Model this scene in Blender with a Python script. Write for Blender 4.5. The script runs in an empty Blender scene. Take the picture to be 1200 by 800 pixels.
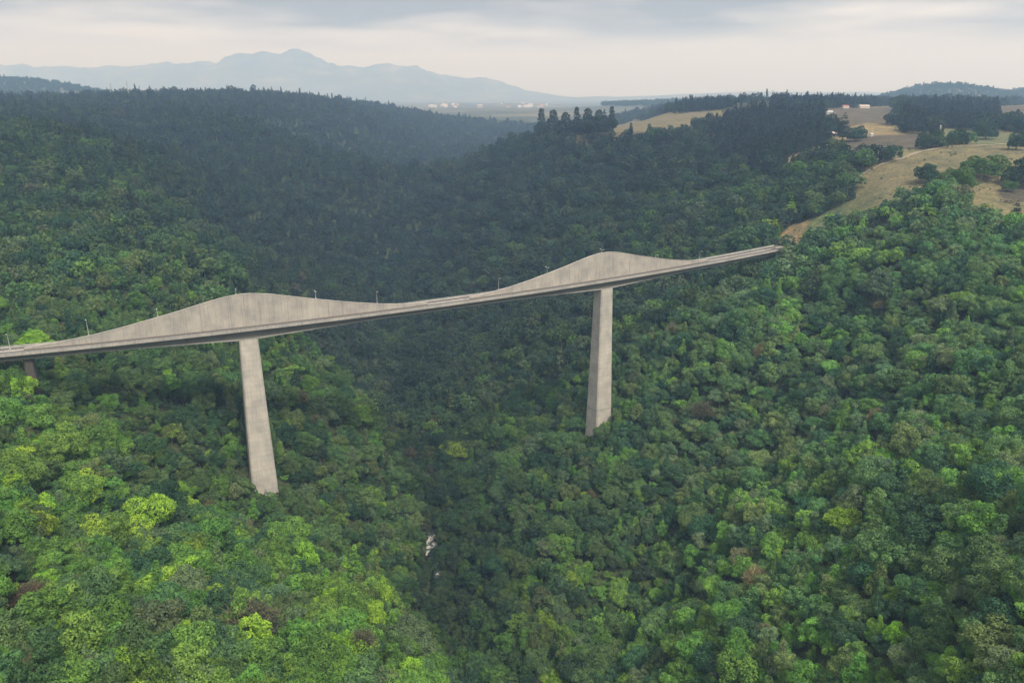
import bpy, math, random
import numpy as np
from mathutils import Vector, Matrix
R = math.radians
C = bpy.context.scene.collection
sc = bpy.context.scene

# ------------------------------------------------------------------ camera, sky, sun, exposure
cam_d = bpy.data.cameras.new('camera'); cam = bpy.data.objects.new('camera', cam_d); C.objects.link(cam)
cam.location = (0, 0, 128); cam.rotation_euler = (R(90 - 17.7), 0, 0)
cam_d.lens = 27.0; cam_d.sensor_width = 36.0; cam_d.clip_start = 0.5; cam_d.clip_end = 60000
sc.camera = cam
sc.view_settings.view_transform = 'Standard'; sc.view_settings.look = 'None'
sc.view_settings.exposure = 1.5; sc.view_settings.gamma = 1.0
sc.cycles.volume_bounces = 3; sc.cycles.max_bounces = 6; sc.cycles.diffuse_bounces = 3
sc.cycles.transmission_bounces = 2; sc.cycles.glossy_bounces = 1; sc.cycles.transparent_max_bounces = 4

SUN_ELEV, SUN_AZ = 52.0, 148.0        # compass azimuth of the sun behind the cloud (clockwise from +Y)
sun_d = bpy.data.lights.new('sun', 'SUN'); sun = bpy.data.objects.new('sun', sun_d); C.objects.link(sun)
sun_d.energy = 1.5; sun_d.angle = R(11); sun_d.color = (1.0, 0.95, 0.88)
sv = Vector((math.sin(R(SUN_AZ)) * math.cos(R(SUN_ELEV)), math.cos(R(SUN_AZ)) * math.cos(R(SUN_ELEV)), math.sin(R(SUN_ELEV))))
sun.rotation_euler = sv.to_track_quat('Z', 'Y').to_euler(); sun.location = (200, -300, 900)

world = bpy.data.worlds.new('World'); sc.world = world; world.use_nodes = True
nt = world.node_tree; N = nt.nodes; L = nt.links
for n in list(N): N.remove(n)
wo = N.new('ShaderNodeOutputWorld'); bg = N.new('ShaderNodeBackground'); bg2 = N.new('ShaderNodeBackground')
sky = N.new('ShaderNodeTexSky'); sky.sky_type = 'NISHITA'; sky.sun_disc = False
sky.sun_elevation = R(SUN_ELEV); sky.sun_rotation = R(SUN_AZ); sky.dust_density = 2.0
bg.inputs[1].default_value = 0.07; L.new(sky.outputs[0], bg.inputs[0])
tc = N.new('ShaderNodeTexCoord'); sx = N.new('ShaderNodeSeparateXYZ'); L.new(tc.outputs['Generated'], sx.inputs[0])
def wm(op, a, b=None, clampv=False):
    m = N.new('ShaderNodeMath'); m.operation = op; m.use_clamp = clampv
    for i, v in enumerate((a, b)):
        if v is None: continue
        if isinstance(v, (int, float)): m.inputs[i].default_value = v
        else: L.new(v, m.inputs[i])
    return m.outputs[0]
zc = wm('MAXIMUM', sx.outputs[2], 0.0)
dv = wm('ADD', zc, 0.07)
cx = wm('DIVIDE', sx.outputs[0], dv); cyy = wm('DIVIDE', sx.outputs[1], dv)
cv = N.new('ShaderNodeCombineXYZ'); L.new(cx, cv.inputs[0]); L.new(cyy, cv.inputs[1])
nz = N.new('ShaderNodeTexNoise'); nz.inputs['Scale'].default_value = 0.55; nz.inputs['Detail'].default_value = 7
nz.inputs['Roughness'].default_value = 0.5; L.new(cv.outputs[0], nz.inputs['Vector'])
rp = N.new('ShaderNodeValToRGB'); L.new(wm('SUBTRACT', nz.outputs[0], wm('MINIMUM', wm('MULTIPLY', wm('SUBTRACT', zc, 0.062), 2.4, True), 0.13)), rp.inputs[0])
rp.color_ramp.elements[0].position = 0.38; rp.color_ramp.elements[0].color = (0.155, 0.145, 0.148, 1)
rp.color_ramp.elements[1].position = 0.62; rp.color_ramp.elements[1].color = (0.53, 0.497, 0.472, 1)
hz = wm('MULTIPLY', wm('SUBTRACT', 0.08, zc), 30.0, True)       # the cloud sheet thins to a pale band at the horizon
mx = N.new('ShaderNodeMixRGB'); L.new(hz, mx.inputs[0]); L.new(rp.outputs[0], mx.inputs[1]); mx.inputs[2].default_value = (0.54, 0.50, 0.462, 1)
L.new(mx.outputs[0], bg2.inputs[0]); L.new(wm('ADD', wm('MULTIPLY', zc, 1.9), 0.50), bg2.inputs[1])   # an overcast sky is brighter overhead than at the horizon
ms = N.new('ShaderNodeMixShader'); ms.inputs[0].default_value = 0.9
L.new(bg.outputs[0], ms.inputs[1]); L.new(bg2.outputs[0], ms.inputs[2]); L.new(ms.outputs[0], wo.inputs[0])

# ------------------------------------------------------------------ helpers
def link(o, parent=None):
    C.objects.link(o)
    if parent is not None: o.parent = parent
    return o
def mesh_from(name, verts, faces, mats=(), fmat=None, smooth=False):
    me = bpy.data.meshes.new(name); me.from_pydata([tuple(v) for v in verts], [], [tuple(f) for f in faces])
    for m in mats: me.materials.append(m)
    if fmat is not None: me.polygons.foreach_set('material_index', np.asarray(fmat, np.int32))
    if smooth: me.polygons.foreach_set('use_smooth', np.ones(len(me.polygons), bool))
    me.update(); return me
def np_mesh(name, V, Q, mats=(), fmat=None, smooth=False):
    V = np.asarray(V, np.float32); Q = np.asarray(Q, np.int32); k = Q.shape[1]
    me = bpy.data.meshes.new(name); me.vertices.add(len(V)); me.vertices.foreach_set('co', V.ravel())
    me.loops.add(Q.size); me.loops.foreach_set('vertex_index', Q.ravel())
    me.polygons.add(len(Q)); me.polygons.foreach_set('loop_start', np.arange(0, Q.size, k, dtype=np.int32))
    for m in mats: me.materials.append(m)
    if fmat is not None: me.polygons.foreach_set('material_index', np.asarray(fmat, np.int32))
    if smooth: me.polygons.foreach_set('use_smooth', np.ones(len(Q), bool))
    me.update(calc_edges=True); me.validate(); return me
def obj(name, me, parent=None): return link(bpy.data.objects.new(name, me), parent)
def empty(name, loc, rz=0.0):
    o = bpy.data.objects.new(name, None); o.location = loc; o.rotation_euler = (0, 0, rz); o.empty_display_size = 1
    return link(o)
def tag(o, label=None, cat=None, group=None, kind=None):
    if label: o['label'] = label
    if cat: o['category'] = cat
    if group: o['group'] = group
    if kind: o['kind'] = kind
    return o
BOXF = [(0, 3, 2, 1), (4, 5, 6, 7), (0, 1, 5, 4), (1, 2, 6, 5), (2, 3, 7, 6), (3, 0, 4, 7)]
def box_v(x0, x1, y0, y1, z0, z1): return [(x0, y0, z0), (x1, y0, z0), (x1, y1, z0), (x0, y1, z0), (x0, y0, z1), (x1, y0, z1), (x1, y1, z1), (x0, y1, z1)]
class MB:
    def __init__(s): s.v = []; s.f = []
    def add(s, v, f):
        n = len(s.v); s.v += list(v); s.f += [tuple(i + n for i in q) for q in f]; return s
    def box(s, *a): return s.add(box_v(*a), BOXF)
    def tube(s, p, q, r0, r1, k=6, cap=True):
        p = Vector(p); q = Vector(q); d = (q - p).normalized(); a = d.orthogonal().normalized(); b = d.cross(a)
        v = [p + (a * math.cos(t) + b * math.sin(t)) * r0 for t in [2 * math.pi * i / k for i in range(k)]]
        v += [q + (a * math.cos(t) + b * math.sin(t)) * r1 for t in [2 * math.pi * i / k for i in range(k)]]
        f = [(i, (i + 1) % k, k + (i + 1) % k, k + i) for i in range(k)]
        if cap: f += [tuple(range(k - 1, -1, -1)), tuple(range(k, 2 * k))]
        return s.add([tuple(x) for x in v], f)
    def mesh(s, name, mats, smooth=False): return mesh_from(name, s.v, s.f, mats, None, smooth)

class MT:                                  # small material builder
    def __init__(s, name, rough=0.9, spec=0.2):
        s.m = bpy.data.materials.new(name); s.m.use_nodes = True; s.t = s.m.node_tree; s.n = s.t.nodes; s.l = s.t.links
        s.b = s.n['Principled BSDF']; s.b.inputs['Roughness'].default_value = rough
        s.b.inputs['Specular IOR Level'].default_value = spec; s.out = s.n['Material Output']
    def put(s, sock, v):
        if v is None: return
        if hasattr(v, 'links') or hasattr(v, 'is_linked'): s.l.new(v, sock)
        else: sock.default_value = v
    def geo(s, o='Position'): return s.n.new('ShaderNodeNewGeometry').outputs[o]
    def map(s, vec, sc_): m = s.n.new('ShaderNodeMapping'); s.l.new(vec, m.inputs[0]); m.inputs['Scale'].default_value = sc_; return m.outputs[0]
    def noise(s, vec, scale, detail=3, rough=0.55, out=0):
        n = s.n.new('ShaderNodeTexNoise'); n.inputs['Scale'].default_value = scale; n.inputs['Detail'].default_value = detail
        n.inputs['Roughness'].default_value = rough
        if vec is not None: s.l.new(vec, n.inputs['Vector'])
        return n.outputs[out]
    def ramp(s, fac, stops):
        r = s.n.new('ShaderNodeValToRGB'); s.l.new(fac, r.inputs[0]); e = r.color_ramp.elements
        while len(e) < len(stops): e.new(0.5)
        for i, (p, c_) in enumerate(stops): e[i].position = p; e[i].color = (*c_, 1)
        return r.outputs[0]
    def mix(s, fac, a, b, mode='MIX'):
        m = s.n.new('ShaderNodeMixRGB'); m.blend_type = mode; s.put(m.inputs[0], fac)
        for i, v in ((1, a), (2, b)):
            if isinstance(v, tuple): v = (*v, 1) if len(v) == 3 else v
            s.put(m.inputs[i], v)
        return m.outputs[0]
    def math(s, op, a, b=0.0, clampv=False):
        m = s.n.new('ShaderNodeMath'); m.operation = op; m.use_clamp = clampv; s.put(m.inputs[0], a); s.put(m.inputs[1], b); return m.outputs[0]
    def color(s, c_):
        if isinstance(c_, tuple): s.b.inputs['Base Color'].default_value = (*c_, 1)
        else: s.l.new(c_, s.b.inputs['Base Color'])
        return s
    def bump(s, h, strength=0.3, dist=0.1):
        b = s.n.new('ShaderNodeBump'); b.inputs['Strength'].default_value = strength; b.inputs['Distance'].default_value = dist
        s.l.new(h, b.inputs['Height']); s.l.new(b.outputs[0], s.b.inputs['Normal']); return s

def flat_mat(name, c_, rough=0.85, var=0.12, scale=1.0):
    m = MT(name, rough); n = m.noise(m.geo(), scale, 4)
    m.color(m.mix(n, tuple(x * (1 - var) for x in c_), tuple(min(1, x * (1 + var)) for x in c_))); return m.m

# foliage: colour of each tree comes from its own attribute, small clumps vary round it
def foliage(name, inst):
    m = MT(name, 0.75, 0.15)
    if inst:
        a = m.n.new('ShaderNodeAttribute'); a.attribute_type = 'INSTANCER'; a.attribute_name = 'tint'; col = a.outputs['Color']
    else:
        col = m.n.new('ShaderNodeObjectInfo').outputs['Color']
    p = m.geo()
    n1 = m.noise(p, 0.35, 2, 0.5); n2 = m.noise(p, 2.6, 1, 0.5)
    k = m.ramp(n1, [(0.33, (0.62, 0.68, 0.76)), (0.5, (1, 1, 1)), (0.68, (1.38, 1.33, 1.05))])
    k2 = m.ramp(n2, [(0.3, (0.70, 0.73, 0.78)), (0.7, (1.3, 1.26, 1.14))])
    cc = m.mix(1.0, m.mix(1.0, col, k, 'MULTIPLY'), k2, 'MULTIPLY')
    m.color(cc)
    tr = m.n.new('ShaderNodeBsdfTranslucent'); m.l.new(m.mix(1.0, cc, (1.25, 1.35, 0.7), 'MULTIPLY'), tr.inputs[0])
    mm = m.n.new('ShaderNodeMixShader'); mm.inputs[0].default_value = 0.28
    m.l.new(m.b.outputs[0], mm.inputs[1]); m.l.new(tr.outputs[0], mm.inputs[2]); m.l.new(mm.outputs[0], m.out.inputs[0])
    return m.m
M_leaf_i = foliage('forest_foliage', True); M_leaf_o = foliage('tree_foliage', False)
M_bark = flat_mat('bark', (0.13, 0.11, 0.085), 0.9, 0.35, 2.0)

def concrete(name, tint=(0.385, 0.368, 0.335), streak=1.0, lift=0.35):
    m = MT(name, 0.82, 0.25); p = m.geo()
    s1 = m.noise(m.map(p, (1.1, 1.1, 0.07)), 1.0, 4, 0.6)           # rain streaks running down the faces
    s2 = m.noise(p, 0.12, 4, 0.6); s3 = m.noise(p, 3.0, 4, 0.65)
    lo = tuple(x * y for x, y in zip(tint, (0.62, 0.63, 0.64))); hi = tuple(min(1, x * y) for x, y in zip(tint, (1.15, 1.13, 1.1)))
    c1 = m.ramp(s1, [(0.36, lo), (0.47, tint), (0.72, hi)])
    c1 = m.mix(1.0 - 0.55 * streak, c1, tint)
    c2 = m.mix(1.0, c1, m.ramp(s2, [(0.33, (0.78, 0.79, 0.80)), (0.67, (1.13, 1.11, 1.07))]), 'MULTIPLY')
    c3 = m.mix(1.0, c2, m.ramp(s3, [(0.3, (0.93, 0.93, 0.93)), (0.7, (1.05, 1.05, 1.05))]), 'MULTIPLY')
    sz = m.n.new('ShaderNodeSeparateXYZ'); m.l.new(p, sz.inputs[0])
    lf = m.math('LESS_THAN', m.math('FRACT', m.math('DIVIDE', sz.outputs[2], 3.2)), 0.055)   # lift joints of the formwork
    c4 = m.mix(m.math('MULTIPLY', lf, lift), c3, (0.17, 0.155, 0.135))
    m.color(c4).bump(s3, 0.35, 0.05); return m.m
M_conc = concrete('bridge_concrete'); M_pier = concrete('pier_concrete', (0.455, 0.43, 0.38), 0.6)
M_fin = concrete('fin_concrete', (0.385, 0.362, 0.32), 0.7, 0.08)
M_shade = flat_mat('shade_dark_concrete', (0.09, 0.08, 0.065), 0.9, 0.3, 0.5)  # short pier: shade under the deck put into a dark concrete colour
M_kerb = flat_mat('brown_stained_kerb', (0.19, 0.165, 0.135), 0.9, 0.25, 0.6)
M_web = flat_mat('shaded_stained_web', (0.22, 0.215, 0.185), 0.9, 0.25, 0.4)  # shade under the deck overhang put into the colour, over grey-green staining
M_stain = flat_mat('algae_stained_edge', (0.27, 0.29, 0.24), 0.9, 0.3, 0.8)
M_asph = flat_mat('asphalt', (0.075, 0.072, 0.068), 0.9, 0.25, 0.6)
M_paint = flat_mat('road_paint', (0.7, 0.69, 0.64), 0.7, 0.1, 1.0)
M_steel = flat_mat('galvanised_steel', (0.42, 0.43, 0.43), 0.5, 0.15, 3.0)
M_lamp = flat_mat('lamp_housing', (0.62, 0.62, 0.6), 0.4, 0.1, 3.0)
M_dark = flat_mat('joint_filler', (0.10, 0.09, 0.08), 0.95, 0.2, 1.0)

# ------------------------------------------------------------------ land form
def vnoise(x,y,seed=0):
    xi=np.floor(x).astype(np.int64);yi=np.floor(y).astype(np.int64)
    fx=x-xi;fy=y-yi;fx=fx*fx*(3-2*fx);fy=fy*fy*(3-2*fy)
    def h(a,b):
        n=(a*374761393+b*668265263+seed*982451653)&0xffffffff
        n=((n^(n>>13))*1274126177)&0xffffffff
        return ((n^(n>>16))&0xffff)/65535.0
    a=h(xi,yi);b=h(xi+1,yi);c_=h(xi,yi+1);d=h(xi+1,yi+1)
    return (a+(b-a)*fx)*(1-fy)+(c_+(d-c_)*fx)*fy
def fbm(x,y,seed=0,o=4):
    r=0;a=.5;t=0
    for i in range(o):
        r=r+a*vnoise(x*2**i+17*i,y*2**i+31*i,seed+i);t+=a;a*=.5
    return r/t
class Terrain:
    def __init__(s,pts):
        P=np.array(pts,float);s.P=P[:,:2];n=len(P);s.c=35.0
        D=np.hypot(*(s.P[:,None]-s.P[None]).transpose(2,0,1))
        A=np.sqrt(D*D+s.c**2)
        M=np.zeros((n+3,n+3));M[:n,:n]=A-np.eye(n)*6.0
        Q=np.c_[np.ones(n),s.P/1000];M[:n,n:]=Q;M[n:,:n]=Q.T
        s.w=np.linalg.solve(M,np.r_[P[:,2],0,0,0]);s.Z=P[:,2]
    def base(s,x,y):
        x=np.asarray(x,float);y=np.asarray(y,float);sh=x.shape;x=x.ravel();y=y.ravel();out=np.empty(x.size)
        for i in range(0,x.size,20000):
            X=x[i:i+20000];Y=y[i:i+20000]
            D2=(X[:,None]-s.P[None,:,0])**2+(Y[:,None]-s.P[None,:,1])**2
            out[i:i+20000]=np.sqrt(D2+s.c**2)@s.w[:-3]+s.w[-3]+s.w[-2]*X/1000+s.w[-1]*Y/1000
        return out.reshape(sh)
    def __call__(s,x,y):
        z=s.base(x,y)
        x=np.asarray(x,float);y=np.asarray(y,float)
        amp=26*np.clip((70-z)/110,0.1,1)*np.clip(y/450,.35,1)
        fx=1-np.abs(fbm(x/150,y/150,5,4)-.5)*4
        d=np.minimum(np.hypot(x+154,y-431),np.hypot(x-67,y-551));amp=amp*np.clip((d-25)/60,0,1)
        return z+amp*(.36-np.clip(fx,0,1)**2)

COVER=[
 ('hill',[(329, 748), (344, 780), (364, 796), (384, 804), (407, 816), (440, 840), (473, 860), (520, 876), (604, 912), (618, 868), (382, 516), (358, 548), (354, 564), (351, 576), (342, 596), (345, 628), (335, 628), (323, 636), (308, 640), (299, 648), (286, 656), (274, 668), (260, 668), (245, 660), (239, 672), (261, 720), (275, 716), (295, 712), (311, 720)]),
 ('earth',[(233, 680), (251, 720), (267, 732), (277, 720), (269, 700), (247, 668), (237, 660)]),
 ('plough',[(422, 1016), (370, 880), (402, 844), (441, 872), (529, 936), (569, 1048), (547, 1084), (507, 1084), (459, 1068)]),
 ('wheat',[(505, 1204), (563, 1260), (551, 1156), (538, 1084), (456, 1060), (444, 1072), (487, 1180)]),
 ('wheat',[(380, 872), (406, 864), (400, 824), (375, 812), (367, 840)]),
 ('earth2',[(315, 920), (340, 956), (364, 976), (405, 1020), (375, 928), (345, 896), (322, 884)]),
 ('wheat2',[(151, 1260), (315, 2452), (410, 2648), (340, 1680), (390, 1620), (333, 1380), (306, 1288), (264, 1296), (161, 1248)]),
 ('plough',[(122, 1236), (137, 1252), (162, 1256), (265, 1304), (313, 1300), (280, 1240), (228, 1212), (156, 1208)]),
 ('plough2',[(599, 1556), (935, 1972), (582, 1204), (523, 1192), (482, 1168), (445, 1144)]),
 ('plough2',[(1085, 1848), (2202, 3196), (874, 1256), (869, 1416)]),
 ('green',[(603, 1148), (643, 1132), (633, 1052), (715, 1024), (608, 868), (520, 876), (511, 904), (569, 1048)]),
 ('plough',[(422, 676), (491, 680), (451, 620), (391, 616)]),
]
ZONES=[
 ('tall',[(256, 1044), (317, 1288), (405, 1404), (544, 1460), (473, 1192), (356, 884), (318, 884), (281, 920)]),
 ('tall',[(526, 1084), (716, 1472), (1058, 1992), (1013, 1684), (787, 1284), (599, 1072)]),
 ('tall',[(477, 3196), (475, 3196), (848, 3196), (450, 1628), (347, 1628)]),
 ('tall',[(488, 1528), (1034, 3196), (1491, 3196), (1145, 2396), (564, 1472)]),
 ('pale',[(393, 1476), (450, 1628), (541, 1668), (454, 1420)]),
]
SINGLES=[
 (431.8,1036.0,37.3,'pine','lone dark green tree standing between the ploughed field and the white huts'),
 (441.6,1020.0,16.6,'round_dark','small dark bush beside the lone tree at the edge of the ploughed field'),
 (52.4,1432.0,69.0,'tall','tall dark tree, leftmost of the ridge skyline clump'),
 (72.2,1396.0,69.0,'tall','second tall dark tree from the left on the ridge clump'),
 (87.9,1316.0,63.5,'tall','third tall dark tree from the left on the ridge clump'),
 (103.4,1280.0,61.9,'tall','fourth tall dark tree from the left on the ridge clump'),
 (118.6,1252.0,60.6,'tall','third tall dark tree from the right on the ridge clump'),
 (134.3,1236.0,57.0,'tall','second tall dark tree from the right on the ridge clump'),
 (153.7,1232.0,54.1,'tall','tall dark tree closing the right end of the clump left of the tan field'),
 (259.5,528.0,26.4,'pale_round','pale green rounded tree standing out on the dark slope right of the bridge end'),
 (234.8,580.0,33.9,'dry_cone','olive brown pointed tree right of and below the bridge abutment'),
 (363.6,556.0,20.0,'pine','dark narrow tree at the right edge of the dark knoll beside dry grass'),
 (-137.2,340.0,20.6,'lime_cone','bright yellow green pointed tree just left of the left pier foot'),
 (268.9,744.0,25.6,'lime_cone','light green pointed tree just above the bridge abutment cutting'),
 (365.6,640.0,18.7,'green_bush','fresh green bush, left of two on the dry grass hill'),
 (417.7,692.0,18.6,'green_bush','fresh green rounded bush, right of two on the dry grass hill'),
 (435.8,668.0,22.0,'round_dark','dark green tree on the dry grass hill at the right photo edge'),
 (416.9,652.0,8.0,'green_bush','tiny bush beside the small brown patch on the dry hill'),
 (368.1,692.0,14.4,'round_dark','dark bush at the tree line below the crest of the dry hill'),
 (527.8,828.0,18.0,'round_dark','dark tree at the right end of the dry hill crest'),
 (512.4,904.0,11.9,'round_dark','small dark tree between the ploughed field and the pale green field'),
 (599.7,1004.0,18.8,'round_dark','dark spreading tree behind the crest of the dry hill'),
 (135.5,504.0,19.5,'dry_round','greyish brown dry tree on the slope right of the right pier'),
 (-97.6,240.0,22.5,'dry_round','large brown dry crown at the bottom of the near left slope'),
 (-161.8,220.0,12.5,'rust','reddish brown crown among bright green trees at the bottom left'),
 (-58.7,248.0,19.1,'dry_round','brownish yellow crown near the bottom edge on the near left spur'),
]
HOUSES=[
 (443.4,1100.0,13.2,'tan','pink','low shed with a pale pink roof beside the dark pine wood'),
 (453.5,1076.0,5.2,'white','white','tiny white hut beside the lone tree on the plateau'),
 (569.3,1436.0,10.3,'white','white','small white house at the foot of the far tree line'),
 (737.8,1684.0,20.4,'tan','pale','long pale farmhouse before the far tree line'),
 (695.1,1676.0,14.1,'red','pale','house with a dull red roof beside the pale farmhouse'),
 (1146.5,3196.0,18.9,'white','pale','white roofed house among the skyline trees'),
 (613.9,1148.0,7.2,'white','white','small white hut below the dark wood on the right'),
 (479.7,1060.0,3.9,'white','white','very small white shelter on the edge of the yellow field'),
 (391.5,980.0,8.2,'tan','pale','pale flat shed at the edge of the bare earth clearing'),
 (352.4,1296.0,6.0,'white','pale','lone white house in the wood right of the tan field'),
]
TRACK=[(341.7, 776.0), (352.2, 784.0), (363.9, 792.0), (378.1, 800.0), (392.8, 808.0), (404.9, 812.0), (420.9, 824.0), (438.3, 836.0), (457.8, 848.0), (475.7, 856.0), (496.3, 860.0), (526.7, 872.0), (584.8, 904.0)]
GROUND_POINTS=[(-151,185,-46),(-124,205,-57),(-168,215,-38),(-200,265,-35),(-234,320,-32),(-265,370,-27),(-187,310,-62),(-197,360,-51),(-220,410,-43),(-106,270,-78),(-131,250,-64),(-91,225,-77),(-154,330,-83),(-142,405,-117),(-88,345,-102),(-53,262,-97),(-70,300,-100),(-39,295,-110),(-11,262,-114),(-46,320,-110),(-150,421,-107),(9,345,-177),(10,400,-173),(52,395,-169),(78,290,-129),(43,320,-160),(102,250,-99),(120,222,-71),(132,195,-51),(135,165,-28),(161,205,-31),(153,235,-53),(141,270,-78),(121,310,-107),(91,350,-137),(188,250,-27),(179,285,-47),(163,325,-70),(139,370,-97),(105,420,-126),(58,460,-149),(232,320,-24),(218,360,-42),(193,400,-59),(163,450,-82),(121,500,-104),(71,535,-122),(88,520,-123),(265,375,-15),(300,435,1),(251,430,-18),(221,470,-43),(284,500,7),(255,560,-13),(342,560,33),(311,610,27),(328,600,58),(309,470,14),(185,530,-50),(134,570,-77),(242,610,-18),(219,630,-29),(179,625,-43),(87,615,-100),(38,650,-113),(14,580,-140),(31,500,-144),(-20,550,-156),(42,720,-93),(-33,690,-127),(-44,600,-149),(0,780,-111),(81,700,-79),(141,680,-65),(208,740,-21),(138,820,-36),(51,900,-62),(-54,950,-94),(270,760,5),(237,860,4),(159,960,-9),(58,1060,-23),(-50,1120,-43),(304,770,29),(279,850,28),(251,960,32),(191,1100,25),(104,1200,23),(0,1250,6),(-71,1300,-6),(58,1350,47),(-30,1400,25),(-163,1500,-17),(-252,1450,-4),(324,1000,55),(285,1150,51),(340,800,47),(325,740,32),(-48,515,-174),(-58,480,-181),(-105,740,-163),(-149,850,-152),(-187,960,-130),(-207,1150,-112),(-230,1300,-69),(-279,395,-22),(-260,398,-19),(-240,400,-49),(-210,440,-60),(-224,480,-34),(-183,430,-84),(-284,490,-25),(-332,480,-17),(-392,580,2),(-500,760,34),(-618,960,77),(-537,980,74),(-459,900,47),(-359,810,2),(-239,700,-46),(-142,610,-76),(-100,560,-109),(-52,520,-169),(-150,500,-91),(-136,440,-113),(-101,480,-134),(-84,440,-163),(-123,510,-108),(-190,540,-67),(-281,620,-20),(-380,680,-2),(-133,560,-95),(-242,600,-51),(-545,1250,6),(-655,1350,40),(-365,1100,-40),(-240,960,-96),(-398,1020,-51),(-298,980,-78),(-425,1300,1),(-482,1500,62),(-661,1550,84),(-305,1400,-8),(-429,2000,43),(-498,1850,20),(-398,2050,-2),(-291,2250,-13),(-135,2500,-38),(0,2700,-40),(-778,1350,83),(-748,1400,80),(-831,1300,92),(-825,1550,89),(-725,1700,81),(-592,1850,79),(-489,2300,84),(-346,2700,44),(-186,2900,12),(-32,3000,-14),(129,3000,-20),(398,620,42),(428,650,52),(331,560,33),(399,800,67),(486,850,76),(563,870,77),(341,760,49),(309,700,34),(326,690,47),(402,740,65),(462,760,67),(261,690,14),(484,740,61),(422,930,68),(516,1000,77),(580,980,76),(344,880,61),(554,1150,84),(539,1200,89),(555,1300,92),(766,1300,79),(1086,1700,98),(832,1500,94),(607,1500,102),(161,1250,70),(240,1400,79),(375,1600,95),(132,1230,69),(606,1900,103),(465,1750,106),(744,2000,103),(956,2000,103),(1530,2400,101),(1169,2200,101),(235,671,-4),(247,683,-1),(265,701,10),(-6,262,-190),(-22,300,-205),(-45,345,-198),(-62,385,-190),(-80,430,-160),(-8,330,-205),(-34,400,-203),(-54,455,-192),(10,200,-170),(30,100,-150),(20,300,-182),(-60,490,-176),(0,0,-60),(-150,0,20),(150,0,0),(-150,100,0),(-60,130,-60),(80,130,-100),(150,80,-20),(-300,200,10),(-400,100,60),(300,100,40),(-60,200,-75),(110,200,-115),(-300,385,-8),(-345,365,-3),(-375,350,1),(-410,345,9),(-450,500,40),(-500,300,40),(-600,700,90),(-800,900,105),(-900,1300,100),(-1200,1500,100),(-1400,2000,100),(-800,1900,108),(-600,2200,104),(-600,2600,105),(-1400,1000,120),(-1000,600,110),(-1400,300,110),(-1400,-100,110),(-700,0,80),(-300,-50,60),(-420,1010,5),(-340,900,-45),(-265,800,-95),(-215,720,-125),(-155,650,-148),(-115,600,-160),(-90,560,-168),(-72,530,-174),(-500,1150,40),(400,300,20),(500,450,45),(560,600,52),(700,800,75),(900,1100,90),(1300,1500,110),(1500,2400,100),(1000,2600,98),(600,2700,100),(700,300,60),(900,0,70),(400,0,40),(1500,500,90),(1500,0,90),(300,-100,20),(1800,1200,110),(100,2500,0),(-100,2900,10),(0,3200,20),(-600,3200,95),(800,3200,90),(1700,3200,95),(-1500,3200,100),(220,1650,66),(350,1800,92),(550,2000,108),(-130,1720,-75),(-230,1650,-60),(-40,1780,-60),(60,1850,-30),(-60,2100,-40),(60,2250,-20),(-60,1350,-40),(-90,1200,-70)]

TERR = Terrain(GROUND_POINTS)
def gz(x, y): return TERR(np.asarray(x, float), np.asarray(y, float))
def inside(x, y, poly):
    x = np.asarray(x, float); y = np.asarray(y, float); r = np.zeros(x.shape, bool); n = len(poly)
    for i in range(n):
        x0, y0 = poly[i]; x1, y1 = poly[(i + 1) % n]
        if y0 == y1: continue
        cnd = ((y0 > y) != (y1 > y)) & (x < (x1 - x0) * (y - y0) / (y1 - y0) + x0); r ^= cnd
    return r
COVC = {'hill': (0.15, 0.132, 0.070), 'earth': (0.235, 0.17, 0.085), 'plough': (0.088, 0.075, 0.052), 'wheat': (0.205, 0.16, 0.08),
        'earth2': (0.26, 0.185, 0.10), 'wheat2': (0.15, 0.13, 0.075), 'plough2': (0.10, 0.085, 0.058), 'green': (0.12, 0.13, 0.065)}
rows = [-60.0]
while rows[-1] < 3300: rows.append(rows[-1] + (4.5 + max(rows[-1], 0) * 0.0042))
rows = np.array(rows); ncol = 430
U = np.linspace(-1, 1, ncol)
GY = np.repeat(rows[:, None], ncol, 1); GX = U[None, :] * (330 + 0.92 * np.maximum(GY, 0))
GZ = gz(GX, GY)
V = np.stack([GX, GY, GZ], -1).reshape(-1, 3)
ii = np.arange(len(rows) * ncol).reshape(len(rows), ncol)
Q = np.stack([ii[:-1, :-1], ii[:-1, 1:], ii[1:, 1:], ii[1:, :-1]], -1).reshape(-1, 4)

g = MT('forest_floor_and_fields', 0.95, 0.1); P_ = g.geo()
at = g.n.new('ShaderNodeAttribute'); at.attribute_name = 'cover'
n1 = g.noise(P_, 0.05, 5, 0.6); n2 = g.noise(P_, 0.35, 5, 0.65)
cc = g.mix(1.0, at.outputs['Color'], g.ramp(n1, [(0.32, (0.62, 0.72, 0.75)), (0.5, (1, 1, 1)), (0.7, (1.3, 1.22, 1.15))]), 'MULTIPLY')
cc = g.mix(1.0, cc, g.ramp(n2, [(0.38, (0.5, 0.62, 0.62)), (0.5, (1, 1, 1)), (0.62, (1.35, 1.3, 1.2))]), 'MULTIPLY')
g.color(cc).bump(n2, 0.8, 0.8); M_ground = g.m
me = np_mesh('hillside', V, Q, [M_ground], None, True)
cov = np.tile(np.array([0.045, 0.06, 0.028, 1.0]), (len(V), 1))
plat = V[:, 2] + 0 * V[:, 0] > 48
dryn = fbm(V[:, 0] / 90, V[:, 1] / 90, 9, 3)
right = plat & (V[:, 0] > 0)
cov[right, :3] = np.array([0.15, 0.135, 0.065]) * (0.7 + 0.6 * dryn[right, None])
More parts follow.
